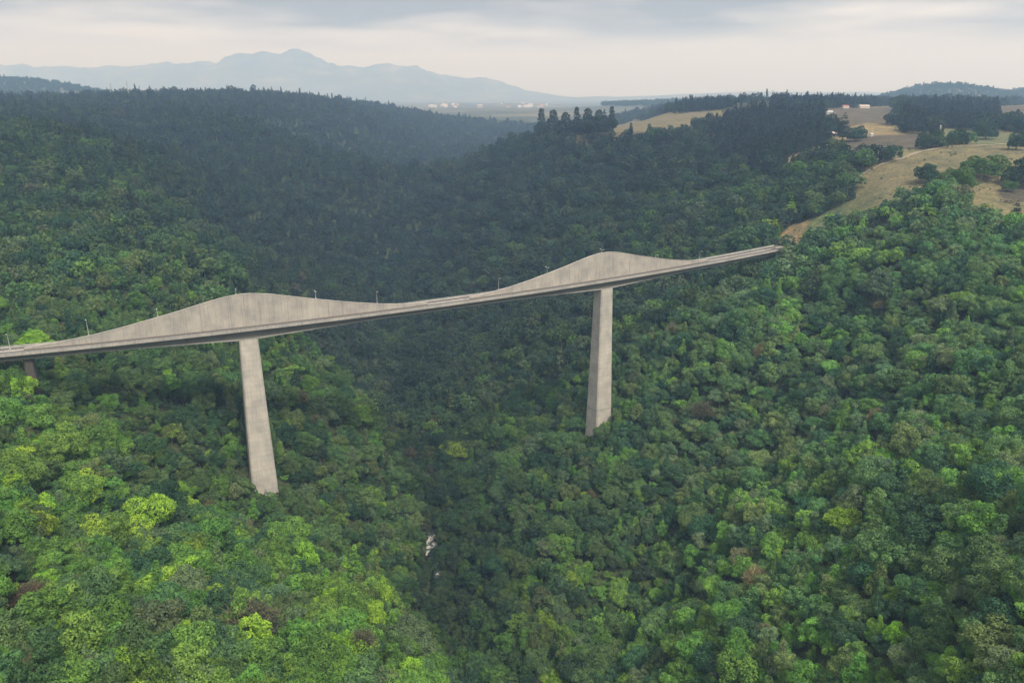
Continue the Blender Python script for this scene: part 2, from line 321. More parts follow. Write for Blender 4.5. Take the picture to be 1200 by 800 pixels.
jx = V[:, 0] + 7 * (fbm(V[:, 0] / 16, V[:, 1] / 16, 21, 3) - .5); jy = V[:, 1] + 9 * (fbm(V[:, 0] / 16, V[:, 1] / 16, 22, 3) - .5)
for nm, poly in COVER:
    s_ = inside(jx, jy, poly); cov[s_, :3] = COVC[nm]
    if nm == 'hill':                                   # greener grass low on the slope by the cutting
        k = np.clip((50 - V[s_, 2]) / 26, 0, 1)[:, None] * 0.85
        cov[s_, :3] = np.array(COVC[nm]) * (1 - k) + np.array([0.085, 0.115, 0.05]) * k
ca = me.color_attributes.new('cover', 'FLOAT_COLOR', 'POINT'); ca.data.foreach_set('color', cov.astype(np.float32).ravel())
tag(obj('hillside', me), kind='structure')

# ------------------------------------------------------------------ bridge
CQ = (4.35615194e-04, 5.92341335e-01, 5.09671837e+02)
def cyf(x): return CQ[0] * x * x + CQ[1] * x + CQ[2]
_x = np.linspace(-520, 300, 8001); _s = np.concatenate([[0], np.cumsum(np.hypot(np.diff(_x), np.diff(cyf(_x))))])
S0 = float(np.interp(-154.5, _x, _s))                    # arc length is measured from the left pier
_s = _s - S0
def at(s):
    x = float(np.interp(s, _s, _x)); t = 2 * CQ[0] * x + CQ[1]; n = math.hypot(1, t)
    return x, cyf(x), 1 / n, t / n
SP2 = float(np.interp(67.5, _x, _s)); SEND = float(np.interp(236, _x, _s)); SBEG = float(np.interp(-385, _x, _s))
def P(s, o, z):                                          # o: offset across the deck, positive away from the camera
    x, y, tx, ty = at(s); return (x - ty * o, y + tx * o, z)
def sweep(name, prof, s0, s1, step, mat, parent, closed=True, endcap=True):
    n = max(1, int(math.ceil((s1 - s0) / step))); ss = [s0 + (s1 - s0) * i / n for i in range(n + 1)]
    v = []; f = []
    for s in ss: v += [P(s, o, z) for o, z in prof(s)]
    k = len(prof(s0))
    for i in range(n):
        for j in range(k): f.append((i * k + j, i * k + (j + 1) % k, (i + 1) * k + (j + 1) % k, (i + 1) * k + j))
    f.append(tuple(range(k - 1, -1, -1))); f.append(tuple(n * k + j for j in range(k)))
    return obj(name, mesh_from(name, v, f, [mat]), parent)
def fin_h(d):
    d = abs(d); xs = [0, 5, 10, 16, 25, 35, 50, 65, 80, 96, 112]; hs = [19.7, 19.5, 18.9, 17.8, 15.8, 13.4, 10.2, 7.1, 4.5, 2.5, 1.1]
    return float(np.interp(d, xs, hs))
def crest(s): return max(fin_h(s), fin_h(s - SP2), 1.05)
def depth(s):                                            # haunched box
    d = min(abs(s), abs(s - SP2)); return 3.6 + 2.9 * max(0.0, 1 - d / 95.0) ** 1.6
HW = 6.9
bridge = empty('bridge', (0, 0, 0)); tag(bridge, 'pale concrete road bridge with two swept fin walls above its piers crossing the wooded gorge', 'bridge')
sweep('deck_slab', lambda s: [(-HW, 0.0), (-HW, -0.55), (-3.9, -1.15), (3.9, -1.15), (HW, -0.55), (HW, 0.0)], SBEG, SEND + 8, 6, M_conc, bridge)
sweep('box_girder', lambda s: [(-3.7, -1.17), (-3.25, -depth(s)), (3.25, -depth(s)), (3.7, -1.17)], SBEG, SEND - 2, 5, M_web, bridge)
sweep('bottom_flange', lambda s: [(-3.55, -depth(s) + 0.15), (-3.55, -depth(s) - 0.45), (3.55, -depth(s) - 0.45), (3.55, -depth(s) + 0.15)], SBEG, SEND - 2, 5, M_conc, bridge)
for sg in (-1, 1):
    sweep('roadway', lambda s: [(sg * 3.55 - 2.75, 0.0), (sg * 3.55 - 2.75, 0.10), (sg * 3.55 + 2.75, 0.10), (sg * 3.55 + 2.75, 0.0)], SBEG, SEND + 8, 6, M_asph, bridge)
    sweep('edge_line', lambda s: [(sg * 6.0 - .08, 0.10), (sg * 6.0 - .08, 0.106), (sg * 6.0 + .08, 0.106), (sg * 6.0 + .08, 0.10)], SBEG, SEND + 8, 6, M_paint, bridge)
L_ = 9.0; n_ = int((SEND + 6 - SBEG) / L_)
for sg in (-1, 1):
    for i in range(n_):
        a = SBEG + i * L_ + 0.04; b = a + L_ - 0.08
        # parapet unit: outer fascia hides the slab edge
        pr = (lambda s, q=sg: [(q * (HW + 0.18), -0.62), (q * (HW - 0.25), -0.0 + 0.004), (q * (HW - 0.32), 0.55), (q * (HW - 0.16), 1.0), (q * (HW + 0.18), 1.0)])
        o = sweep('parapet_unit', pr, a, b, 9, M_conc, bridge)
# steel rail above the near parapet, and posts joined (too small to pick apart)
for sg in (-1, 1):
    sweep('hand_rail', lambda s, q=sg: [(q * HW - .05, 1.38), (q * HW - .05, 1.48), (q * HW + .05, 1.48), (q * HW + .05, 1.38)], SBEG, SEND + 5, 6, M_steel, bridge)
    pb = MB()
    s = SBEG
    while s < SEND + 5:
        p = P(s, sg * HW, 0.98); pb.box(p[0] - .05, p[0] + .05, p[1] - .05, p[1] + .05, 0.98, 1.40); s += 2.5
    o = obj('rail_post', pb.mesh('rail_post', [M_steel]), bridge); o['kind'] = 'stuff'
# fins: panels cast between recessed joints, with a coping on top
PW = 8.0
def fin(center):
    root_n = 'fin_wall'
    sweep(root_n, lambda s: [(-0.52, 0.0), (-0.52, crest(s) - 0.1), (0.52, crest(s) - 0.1), (0.52, 0.0)], center - 112, center + 112, 4, M_dark, bridge)
    par = [o for o in bpy.data.objects if o.name.startswith('fin_wall')][-1]
    k = int(112 / PW)
    for i in range(-k, k):
        a = center + i * PW + 0.045; b = a + PW - 0.09
        for q in (-1, 1):
            sweep('fin_panel', lambda s, q=q: [(q * 0.515, 0.02), (q * 0.515, crest(s) - 0.05), (q * 0.64, crest(s) - 0.05), (q * 0.70, 0.02)], a, b, 4, M_fin, par)
    sweep('coping', lambda s: [(-0.78, crest(s) - 0.04), (-0.78, crest(s) + 0.22), (0.78, crest(s) + 0.22), (0.78, crest(s) - 0.04)], center - 112, center + 112, 4, M_fin, par)
    sweep('plinth', lambda s: [(-0.95, 0.0), (-0.95, 0.62), (-0.71, 0.66), (0.71, 0.66), (0.95, 0.62), (0.95, 0.0)], center - 112, center + 112, 8, M_kerb, par)
fin(0.0); fin(SP2)
for a, b in ((SBEG, -112.05), (SP2 + 112.05, SEND + 6), (112.05, SP2 - 112.05)):
    if b - a > 4: sweep('median_barrier', lambda s: [(-0.38, 0.0), (-0.2, 0.4), (-0.12, 1.0), (0.12, 1.0), (0.2, 0.4), (0.38, 0.0)], a, b, 6, M_conc, bridge)
def oct_ring(hx, hy, c_): return [(-hx + c_, -hy), (hx - c_, -hy), (hx, -hy + c_), (hx, hy - c_), (hx - c_, hy), (-hx + c_, hy), (-hx, hy - c_), (-hx, -hy + c_)]
def pier(s, ztop, zbot, a0, b0, a1, b1, ch, name='pier'):
    x, y, tx, ty = at(s); v = []; f = []
    lv = [(ztop, 0.0), (ztop + (zbot - ztop) * 0.25, .2), (ztop + (zbot - ztop) * 0.5, .44), (ztop + (zbot - ztop) * 0.75, .71), (zbot, 1.0)]
    for z, k in lv:
        ha = (a0 + (a1 - a0) * k) / 2; hb = (b0 + (b1 - b0) * k) / 2
        for px, py in oct_ring(ha, hb, ch): v.append((x + tx * px - ty * py, y + ty * px + tx * py, z))
    for i in range(len(lv) - 1):
        for j in range(8): f.append((i * 8 + j, (i + 1) * 8 + j, (i + 1) * 8 + (j + 1) % 8, i * 8 + (j + 1) % 8))
    f.append(tuple(range(8))); f.append(tuple(len(v) - 1 - j for j in range(8)))
    return obj(name, mesh_from(name, v, f, [M_pier]), bridge), (x, y, tx, ty)
def bearing(s, z, a, b, par):
    x, y, tx, ty = at(s); v = []
    for zz in (z, z + 0.6):
        for px, py in ((-a, -b), (a, -b), (a, b), (-a, b)): v.append((x + tx * px - ty * py, y + ty * px + tx * py, zz))
    return obj('pier_cap', mesh_from('pier_cap', v, BOXF, [M_conc]), par)
zp = -depth(0) - 0.45
p1, f1 = pier(0, zp, -150, 10.6, 9.2, 18.0, 16.5, 0.9); p2, f2 = pier(SP2, zp, -165, 11.0, 9.6, 17.4, 16.6, 0.9)
def band(fr, zp_, zb_, zz, a0, b0, a1, b1, par):         # dark construction ring near the foot
    x, y, tx, ty = fr; k = np.interp((zz - zp_) / (zb_ - zp_), [0, .25, .5, .75, 1], [0, .2, .44, .71, 1]); ha = (a0 + (a1 - a0) * k) / 2 + .12; hb = (b0 + (b1 - b0) * k) / 2 + .12; v = []
    for z in (zz, zz + 0.7):
        for px, py in oct_ring(ha, hb, 0.95): v.append((x + tx * px - ty * py, y + ty * px + tx * py, z))
    f = [(j, (j + 1) % 8, 8 + (j + 1) % 8, 8 + j) for j in range(8)] + [tuple(range(7, -1, -1)), tuple(range(8, 16))]
    obj('joint_ring', mesh_from('joint_ring', v, f, [M_stain]), par)
band(f2, zp, -165, -101, 11.0, 9.6, 17.4, 16.6, p2)
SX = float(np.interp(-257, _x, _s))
q_, _ = pier(SX, -depth(SX) - .45, -45, 4.2, 6.0, 5.0, 6.5, 0.5); q_.data.materials[0] = M_shade
# abutment at the right end
x, y, tx, ty = at(SEND + 3); v = []
for zz in (-14, -0.02 - 0.6):
    for px, py in ((-5, -7.6), (9, -7.6), (9, 7.6), (-5, 7.6)): v.append((x + tx * px - ty * py, y + ty * px + tx * py, zz))
obj('abutment', mesh_from('abutment', v, BOXF, [M_conc]), bridge)

# lamps on the crest line: (x, height, arms, label)
LAMPS = [(-264, 8.5, 1, 'slim pale lamp post at the far left end of the bridge'),
 (-229, 9.0, 1, 'tall lamp post where the left fin wall begins to rise'),
 (-196.5, 4.6, 1, 'short lamp halfway up the rising side of the left fin'),
 (-158, 3.4, 1, 'short lamp on the crest of the left fin above the pier'),
 (-117.5, 4.4, 2, 'short two headed lamp on the falling side of the left fin'),
 (-84, 7.6, 1, 'tall lamp post at the right foot of the left fin'),
 (-9, 8.0, 1, 'tall lamp post at the left foot of the right fin'),
 (24.5, 4.2, 2, 'short lamp halfway up the rising side of the right fin'),
 (65, 2.2, 2, 'low two armed lamp on the crest of the right fin'),
 (110, 2.0, 1, 'stubby lamp on the falling side of the right fin'),
 (151, 7.2, 1, 'slim lamp post at the right foot of the right fin')]
for X, h, arms, lb in LAMPS:
    s = float(np.interp(X, _x, _s)); p = P(s, 0, crest(s) + (0.22 if min(abs(s), abs(s - SP2)) < 112 else -0.05)); ang = math.atan2(at(s)[3], at(s)[2])
    e = empty('street_lamp', p, ang); tag(e, lb, 'street lamp', 'lamps along the bridge')
    obj('pole', MB().tube((0, 0, 0), (0, 0, h), 0.17, 0.10, 8).mesh('pole', [M_steel]), e)
    obj('base', MB().box(-.45, .45, -.4, .4, -.01, .55).mesh('base', [M_conc]), e)
    for q in ((-1, 1) if arms == 2 else (-1,)):
        obj('arm', MB().tube((0, 0, h - .1), (0.2, q * 1.4, h + .25), 0.07, 0.06, 6).mesh('arm', [M_steel]), e)
        b = MB(); b.add([(-.22, q * 1.1, h + .2), (.22, q * 1.1, h + .2), (.28, q * 2.1, h + .28), (-.28, q * 2.1, h + .28), (-.12, q * 1.1, h + .42), (.12, q * 1.1, h + .42), (.16, q * 2.0, h + .52), (-.16, q * 2.0, h + .52)], BOXF)
        obj('lamp_head', b.mesh('lamp_head', [M_lamp]), e)

# ------------------------------------------------------------------ tree forms
def leaves(rng, C_, N_, size, asp=0.8):
    n = len(C_); t = np.cross(N_, rng.normal(size=(n, 3))); t /= np.linalg.norm(t, axis=1)[:, None] + 1e-9; b = np.cross(N_, t)
    s = size[:, None]; k = asp * rng.uniform(.7, 1.2, (n, 1))
    bend = N_ * s * 0.22
    return np.stack([C_ - t * s, C_ - b * s * k - bend, C_ + t * s, C_ + b * s * k - bend], 1).reshape(-1, 3)
def crown(seed, puffs, leaf, cover, jit=0.55, cut=0.82):
    """puffs: rows of x,y,z,rx,ry,rz; leaf faces spread over the outer skin of every puff"""
    rng = np.random.default_rng(seed); pf = np.array(puffs, float); Cs = []; Ns = []
    for i, p in enumerate(pf):
        area = 4 * math.pi * (p[3] * p[4] + p[3] * p[5] + p[4] * p[5]) / 3; n = int(cover * area / (leaf * leaf * 1.4)) + 6
        d = rng.normal(size=(n, 3)); d /= np.linalg.norm(d, axis=1)[:, None]; d = d[d[:, 2] > -0.55]
        c_ = p[:3] + d * p[3:6] * rng.uniform(0.80, 1.08, (len(d), 1)); ok = np.ones(len(d), bool)
        for j, q in enumerate(pf):
            if j != i: ok &= (((c_ - q[:3]) / q[3:6]) ** 2).sum(1) > cut ** 2
        nn = d / p[3:6]; nn /= np.linalg.norm(nn, axis=1)[:, None]
        nn = nn + rng.normal(size=nn.shape) * jit; nn /= np.linalg.norm(nn, axis=1)[:, None]
        Cs.append(c_[ok]); Ns.append(nn[ok])
    Cs = np.concatenate(Cs); Ns = np.concatenate(Ns)
    return leaves(rng, Cs, Ns, leaf * rng.uniform(0.5, 0.95, len(Cs)))
def puffs_round(seed, Rr, H, n, flat=1.0, k=0.36):
    rng = np.random.default_rng(seed); out = []; zc = H - Rr * 0.95 * flat
    for i in range(n):
        z = 1 - 1.45 * (i + .5) / n; a = i * 2.39996 + rng.uniform(-.35, .35); r = math.sqrt(max(0, 1 - z * z)); q = rng.uniform(.45, 1.02)
        pr = Rr * k * rng.uniform(.42, 1.35)
        out.append((math.cos(a) * r * Rr * q, math.sin(a) * r * Rr * q, zc + z * Rr * flat * q, pr, pr, pr * rng.uniform(.6, .85)))
    out.append((0, 0, zc - Rr * .1, Rr * .55, Rr * .55, Rr * .5 * flat))
    return out
def puffs_oval(seed, Rr, H, n):
    rng = np.random.default_rng(seed); out = []
    for i in range(n):
        t = (i + .5) / n; z = H * (0.25 + 0.72 * t); w = math.sin(min(1, (1 - t) * 1.25 + .06) * math.pi * .5) * (0.55 + .45 * math.sin(math.pi * min(1, t * 1.6 + .2)))
        a = i * 2.39996 + rng.uniform(-.4, .4); q = rng.uniform(.35, .75); pr = Rr * .42 * rng.uniform(.65, 1.2) * (0.5 + .5 * w)
        out.append((math.cos(a) * Rr * w * q, math.sin(a) * Rr * w * q, z, pr, pr, pr * .85))
    return out
def puffs_cone(seed, Rr, H, tiers):
    rng = np.random.default_rng(seed); out = []
    for i in range(tiers):
        t = i / (tiers - 1); z = H * (0.2 + 0.76 * t); w = Rr * (1 - t) ** 0.85 + .25; m = max(1, int(6 * (1 - t) + 1.5)); a0 = rng.uniform(0, 6.3)
        for j in range(m):
            a = a0 + j * 2 * math.pi / m + rng.uniform(-.25, .25); rr = w * rng.uniform(.42, .62); pr = max(.35, w * .42 * rng.uniform(.8, 1.2))
            out.append((math.cos(a) * rr, math.sin(a) * rr, z + rng.uniform(-.3, .3), pr, pr, pr * .5 + .15))
    return out
def trunk_mb(seed, H, r, limbs, spread):
    rng = random.Random(seed); b = MB(); lx = rng.uniform(-.3, .3); ly = rng.uniform(-.3, .3)
    b.tube((0, 0, -2.5), (lx * .5, ly * .5, H * .4), r, r * .72, 7, False); b.tube((lx * .5, ly * .5, H * .4), (lx, ly, H * .8), r * .72, r * .25, 6, False)
    for i in range(limbs):
        a = i * 2.4 + rng.uniform(-.4, .4); z0 = H * rng.uniform(.3, .6); e = (math.cos(a) * spread * rng.uniform(.5, .9), math.sin(a) * spread * rng.uniform(.5, .9), z0 + H * rng.uniform(.12, .3))
        b.tube((lx * .5, ly * .5, z0), e, r * .4, r * .12, 5, False)
    return b
def twigs(seed, H, Rr, n):                              # dry crown: fine bare sprays plus thin foliage
    rng = np.random.default_rng(seed); d = rng.normal(size=(n, 3)); d /= np.linalg.norm(d, axis=1)[:, None]; d[:, 2] = np.abs(d[:, 2]) * .9 - .15
    c0 = np.array([0, 0, H * .55]) + d * Rr * rng.uniform(.3, .75, (n, 1)); c1 = c0 + (d + rng.normal(size=(n, 3)) * .35) * Rr * rng.uniform(.18, .4, (n, 1))
    s = np.cross(c1 - c0, rng.normal(size=(n, 3))); s /= np.linalg.norm(s, axis=1)[:, None]; w = 0.09
    return np.stack([c0 - s * w, c0 + s * w, c1 + s * w * .3, c1 - s * w * .3], 1).reshape(-1, 3)
FORMS = {}
def form(name, leafV, trunk, mats_i=True):
    Q_ = np.arange(len(leafV)).reshape(-1, 4)
    cr = np_mesh(name + '_crown', leafV, Q_, [M_leaf_o]); tr = trunk.mesh(name + '_trunk', [M_bark])
    FORMS[name] = (cr, tr, leafV, trunk)
near_forms = []; far_forms = []; dark_forms = []
for lod, leaf, cover in (('n', 0.33, 1.6), ('f', 0.9, 1.15)):
    for i in range(7):
        Rr, H, n, fl = [(5.0, 10.5, 26, .9), (5.6, 10, 30, .72), (4.3, 11.5, 24, 1.15), (5.2, 11, 20, .85), (4.6, 9.5, 34, .95), (6.0, 11.5, 36, .7), (4.0, 10.5, 18, 1.1)][i]
        nm = 'round_%s%d' % (lod, i); form(nm, crown(i + 1, puffs_round(i + 11, Rr, H, n if lod == 'n' else n // 2, fl, .33 if lod == 'n' else .44), leaf, cover), trunk_mb(i, H, .32, 5, Rr * .7))
        (near_forms if lod == 'n' else far_forms).append(nm)
    for i in range(3):
        nm = 'oval_%s%d' % (lod, i); form(nm, crown(i + 31, puffs_oval(i + 41, [3.6, 4.2, 3.2][i], [13, 12, 14][i], [26, 30, 24][i]), leaf, cover), trunk_mb(i + 9, 12, .3, 4, 2.2))
        (near_forms if lod == 'n' else far_forms).append(nm)
    for i in range(2):
        nm = 'cone_%s%d' % (lod, i); form(nm, crown(i + 51, puffs_cone(i + 61, [3.4, 4.0][i], [14, 13][i], [9, 8][i]), leaf, cover * .9, .7), trunk_mb(i + 19, 13, .28, 2, 1.2))
        (near_forms if lod == 'n' else far_forms).append(nm)
for i in range(2):
    nm = 'dry_n%d' % i; lv = np.concatenate([crown(71 + i, puffs_round(81 + i, 4.2, 10, 16, .9, .33), .26, .55, .9), twigs(91 + i, 10, 4.8, 1500)])
    form(nm, lv, trunk_mb(29 + i, 10, .34, 8, 3.4)); near_forms.append(nm)
NEAR_N = len(near_forms); ALLF = near_forms + far_forms

def lin(*c_): return np.array(c_, float)
PAL = {'lime': lin(.155, .265, .038), 'fresh': lin(.086, .176, .044), 'mid': lin(.059, .119, .053), 'olive': lin(.078, .128, .056), 'deep': lin(.032, .076, .046),
       'grey': lin(.080, .130, .078), 'dry': lin(.115, .118, .08), 'rust': lin(.12, .10, .07), 'gold': lin(.24, .235, .06), 'pine': lin(.027, .050, .040), 'pale': lin(.16, .165, .12)}
# ------------------------------------------------------------------ where trees grow
rng = np.random.default_rng(7)
CAMV = np.array([0, 0, 128.0]); cp, sp_ = math.cos(R(17.7)), math.sin(R(17.7))
def view(x, y, z):
    z = z - 128.0; dz = y * cp - z * sp_; up = y * sp_ + z * cp
    return 600 + 900 * x / dz, 400 - 900 * up / dz, dz
pts = []
for y0, y1, sp in ((-20, 330, 5.5), (330, 620, 5.8), (620, 1000, 6.6), (1000, 1700, 8.2), (1700, 3200, 10.5)):
    nx = int((2 * (260 + .8 * y1)) / sp); ny = int((y1 - y0) / (sp * .87))
    a, b = np.meshgrid(np.arange(nx), np.arange(ny))
    X = (a + .5 * (b % 2) - nx / 2) * sp; Y = y0 + b * sp * .87
    X = X + rng.uniform(-.42, .42, X.shape) * sp; Y = Y + rng.uniform(-.42, .42, Y.shape) * sp
    pts.append(np.c_[X.ravel(), Y.ravel(), np.full(X.size, sp)])
pts = np.concatenate(pts); Zg = gz(pts[:, 0], pts[:, 1]); vx, vy, vd = view(pts[:, 0], pts[:, 1], Zg + 8)
keep = (vd > 40) & (vx > np.where(pts[:, 1] < 900, -620, -260)) & (vx < np.where(pts[:, 1] < 900, 1820, 1460)) & (vy < 1150) & (vy > 60)
pts = pts[keep]; Zg = Zg[keep]; vx = vx[keep]; vy = vy[keep]; vd = vd[keep]
X, Y = pts[:, 0], pts[:, 1]
bad = np.zeros(len(X), bool)
for nm, poly in COVER: bad |= inside(X, Y, poly)
# plateau: woods in patches between open fields
pn = fbm(X / 140, Y / 140, 3, 3); open_ = (Zg > 62) & (X > 60) & (pn > .50) & (Y > 820)
tall = np.zeros(len(X), bool); pale = np.zeros(len(X), bool)
for nm, poly in ZONES:
    if nm == 'tall': tall |= inside(X, Y, poly)
    else: pale |= inside(X, Y, poly)
open_ &= ~(tall | pale)
dc = np.abs(Y - cyf(X)) / np.sqrt(1 + (2 * CQ[0] * X + CQ[1]) ** 2)
inb = (X < 236)
for fr in (f1, f2): bad |= (np.hypot(X - fr[0], Y - fr[1]) < 12.5)
bad |= inb & (dc < 9) & (Zg > -14)
rv = np.abs(X - np.interp(Y, [440, 455, 480, 500, 520], [-47, -52, -58, -58, -54])); bad |= (rv < 6) & (Y > 470) & (Y < 500)
for q in SINGLES: bad |= np.hypot(X - q[0], Y - q[1]) < max(4.5, q[2] * .28)
for q in HOUSES: bad |= np.hypot(X - q[0], (Y - q[1] + 14) / 2.4) < q[2] * .7 + 3
ok = ~(bad | open_ | ((rng.random(len(X)) < .04)))
X, Y, Zg, vx, vy, vd, pts = X[ok], Y[ok], Zg[ok], vx[ok], vy[ok], vd[ok], pts[ok]; tall = tall[ok]; pale = pale[ok]; dc = dc[ok]
n = len(X)
# sizes
big = fbm(X / 60, Y / 60, 4, 2); sc_a = np.minimum(pts[:, 2], 7.2) / 6.2 * (0.5 + 0.95 * rng.random(n) ** 1.7) * (0.8 + .5 * big)
spur = X < np.interp(Y, [200, 262, 320, 345, 405], [6, 2, -30, -66, -120])
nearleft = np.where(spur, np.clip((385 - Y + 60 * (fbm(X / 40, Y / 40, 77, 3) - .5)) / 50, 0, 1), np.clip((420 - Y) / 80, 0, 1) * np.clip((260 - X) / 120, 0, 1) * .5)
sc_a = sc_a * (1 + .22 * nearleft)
sc_z = sc_a * rng.uniform(.85, 1.3, n)
far_right = (X > 120) & (Zg > 55); emer = (Y > 950) & (rng.random(n) < .13) & ~tall; sc_z[emer] *= 1.4; sc_a[emer] *= 1.1
sc_z[tall] *= 1.12; sc_a[tall] *= 1.05
sc_a[pale] *= .6; sc_z[pale] *= .55
lim = inb[:0] if False else (X < 236) & (dc < 14); top = -depth(200) - 2.0
mz = (top - Zg) / 12.0; cutm = lim & (sc_z > mz); sc_z[cutm] = np.clip(mz[cutm], .25, 9); sc_a[cutm] = np.minimum(sc_a[cutm], sc_z[cutm] * 1.2)
# species mix varies over the slopes; dark far kinds also stand in for haze
sel = rng.random(n); m1 = fbm(X / 55, Y / 55, 12, 3); m2 = fbm(X / 120, Y / 120, 13, 3)
keys = ['lime', 'fresh', 'mid', 'olive', 'deep', 'grey', 'dry', 'rust', 'gold', 'pine']
W_ = np.zeros((n, 10)); W_[:] = (.003, .09, .46, .15, .22, .07, .012, 0, 0, .01)
yl = np.clip((m1 - .42) * 4, 0, 1); lowl = nearleft
W_[:, 0] += .02 * yl + .13 * lowl; W_[:, 1] += .18 * yl + .62 * lowl; W_[:, 2] *= (1 - .4 * lowl); W_[:, 4] *= (1 - .75 * lowl); W_[:, 6] += .02 * lowl
rgt = np.clip((X - 60) / 120, 0, 1) * np.clip((m2 - .40) * 4, 0, 1); W_[:, 5] += .22 * rgt; W_[:, 3] += .12 * rgt; W_[:, 0] *= 1 - .6 * rgt
upr = (Y > 650); W_[upr, 0] *= .3; W_[upr, 4] += .25; W_[upr, 9] += .12; W_[upr, 6] *= .6; W_[upr, 7] *= .5
far = Y > 1000; W_[far, 4] += .4; W_[far, 9] += .3; W_[far, 1] *= .3
W_[tall] = (0, 0, .05, 0, .15, 0, 0, 0, 0, .8); cw = np.cumsum(W_ / W_.sum(1)[:, None], 1); ci = (sel[:, None] > cw).sum(1).clip(0, 9)
tint = np.array([PAL[k] for k in keys])[ci] * rng.uniform(.78, 1.28, (n, 1)); tint[:, 0] *= rng.uniform(.85, 1.2, n)
tint *= (1 + .24 * nearleft)[:, None]; hazyf = np.maximum(np.clip((Y - 560) / 500, 0, 1), np.clip((Y - 600) / 110, 0, 1) * np.clip((-25 - Zg) / 50, 0, 1))[:, None]; tint = tint * (1 - hazyf) + hazyf * (tint * .45 + np.array([.024, .034, .042]) * .5); tint = tint * (1 + np.clip((1000 - Y) / 300, 0, 1)[:, None] * np.array([.22, .18, .06])); lsl = ((X < -70) & (Y > 370) & (Y < 640)).astype(float)[:, None]; tint = tint * (1 + lsl * np.array([.16, .14, .08])); rr_ = (np.clip((X - 20) / 120, 0, 1) * np.clip((800 - Y) / 200, 0, 1))[:, None]; tint = tint * (1 + rr_ * np.array([.48, .50, .50])); tint[pale] = PAL['pale']  # haze and gorge shade put into far tints, light into the left slope
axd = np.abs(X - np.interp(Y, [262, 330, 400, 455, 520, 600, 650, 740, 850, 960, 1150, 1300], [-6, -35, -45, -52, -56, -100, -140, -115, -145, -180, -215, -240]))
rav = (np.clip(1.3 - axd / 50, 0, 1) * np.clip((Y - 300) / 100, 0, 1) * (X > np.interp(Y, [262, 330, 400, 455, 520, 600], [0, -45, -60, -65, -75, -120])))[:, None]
tint = tint * (1 - rav) + rav * (tint * .42 + np.array([.018, .038, .034]) * .42)  # shade of the gorge crease painted into foliage along the stream
# form
isn = np.hypot(Y, X) < 640
fi = rng.choice(10, n, p=[.14, .13, .12, .13, .12, .10, .12, .05, .05, .04])
cone = (ci == 9) & (rng.random(n) < .6) & ~tall | (tall & (rng.random(n) < .3)) | ((rng.random(n) < .05)); fi[cone] = rng.integers(10, 12, cone.sum())
upl = (X < -150) & (Y > 430) & (rng.random(n) < .38) & ~cone; fi[upl] = np.where(rng.random(int(upl.sum())) < .35, 10, rng.integers(7, 10, int(upl.sum()))); ov = tall & ~cone; fi[ov] = rng.integers(7, 10, ov.sum())
idx = np.where(isn, fi, NEAR_N + fi); dryt = ((ci == 6) | (ci == 7)) & isn; idx[dryt] = rng.integers(12, 14, dryt.sum())
rot = rng.uniform(0, 6.283, n)
slant = np.sqrt(X ** 2 + Y ** 2 + (Zg - 128) ** 2)
size_px = sc_a * 9.5 / slant * 900
infr = (vx > 4) & (vx < 1196) & (vy > 100) & (vy < 815)
score = np.where(infr, size_px, -1); NIND = 285
near_i = np.argsort(-score)[:NIND]; ind = np.zeros(n, bool); ind[near_i] = True

def hard_tree(form_nm, loc, sx, sz, rz, col, name, tilt=(0, 0)):
    cr, tr = FORMS[form_nm][:2]; e = empty(name, loc, rz); e.rotation_euler = (tilt[0], tilt[1], rz); e.scale = (sx, sx * (1 + .25 * math.sin(rz * 5)), sz)
    c_ = bpy.data.objects.new('crown', cr); c_.color = (*[float(v) for v in col], 1); link(c_, e)
    link(bpy.data.objects.new('trunk', tr), e); return e
WORDS = {'lime': 'lime yellow', 'fresh': 'bright green', 'mid': 'mid green', 'olive': 'olive green', 'deep': 'deep green', 'grey': 'greyish green', 'dry': 'brownish thin leaved', 'rust': 'rusty brown', 'gold': 'yellowish gold', 'pine': 'very dark'}
def region(px, py):
    if px < 320:
        if py > 700: return 'in the bottom left corner'
        if py > 590: return 'below and left of the left pier'
        return 'under the left bridge end'
    if px < 575: return 'on the near spur hiding the stream' if py > 640 else 'in the gorge right of the left pier'
    if px < 800: return 'below the right pier'
    if px < 1000: return 'low on the right slope' if py > 650 else 'midway up the right slope'
    if py > 690: return 'in the bottom right corner'
    return 'on the right slope by the photo edge'
SH = ['round', 'round', 'round', 'round', 'round', 'round', 'round', 'tall oval', 'tall oval', 'tall oval', 'pointed', 'pointed', 'dry', 'dry']
groups = {}
for i in near_i:
    k = (keys[ci[i]], SH[idx[i] % NEAR_N if idx[i] >= NEAR_N else idx[i]], region(vx[i], vy[i])); groups.setdefault(k, []).append(i)
ORD = ['', 'second', 'third', 'fourth', 'fifth', 'sixth', 'seventh', 'eighth', 'ninth', 'tenth', 'eleventh', 'twelfth', 'thirteenth', 'fourteenth', 'fifteenth', 'sixteenth', 'seventeenth', 'eighteenth', 'nineteenth', 'twentieth']
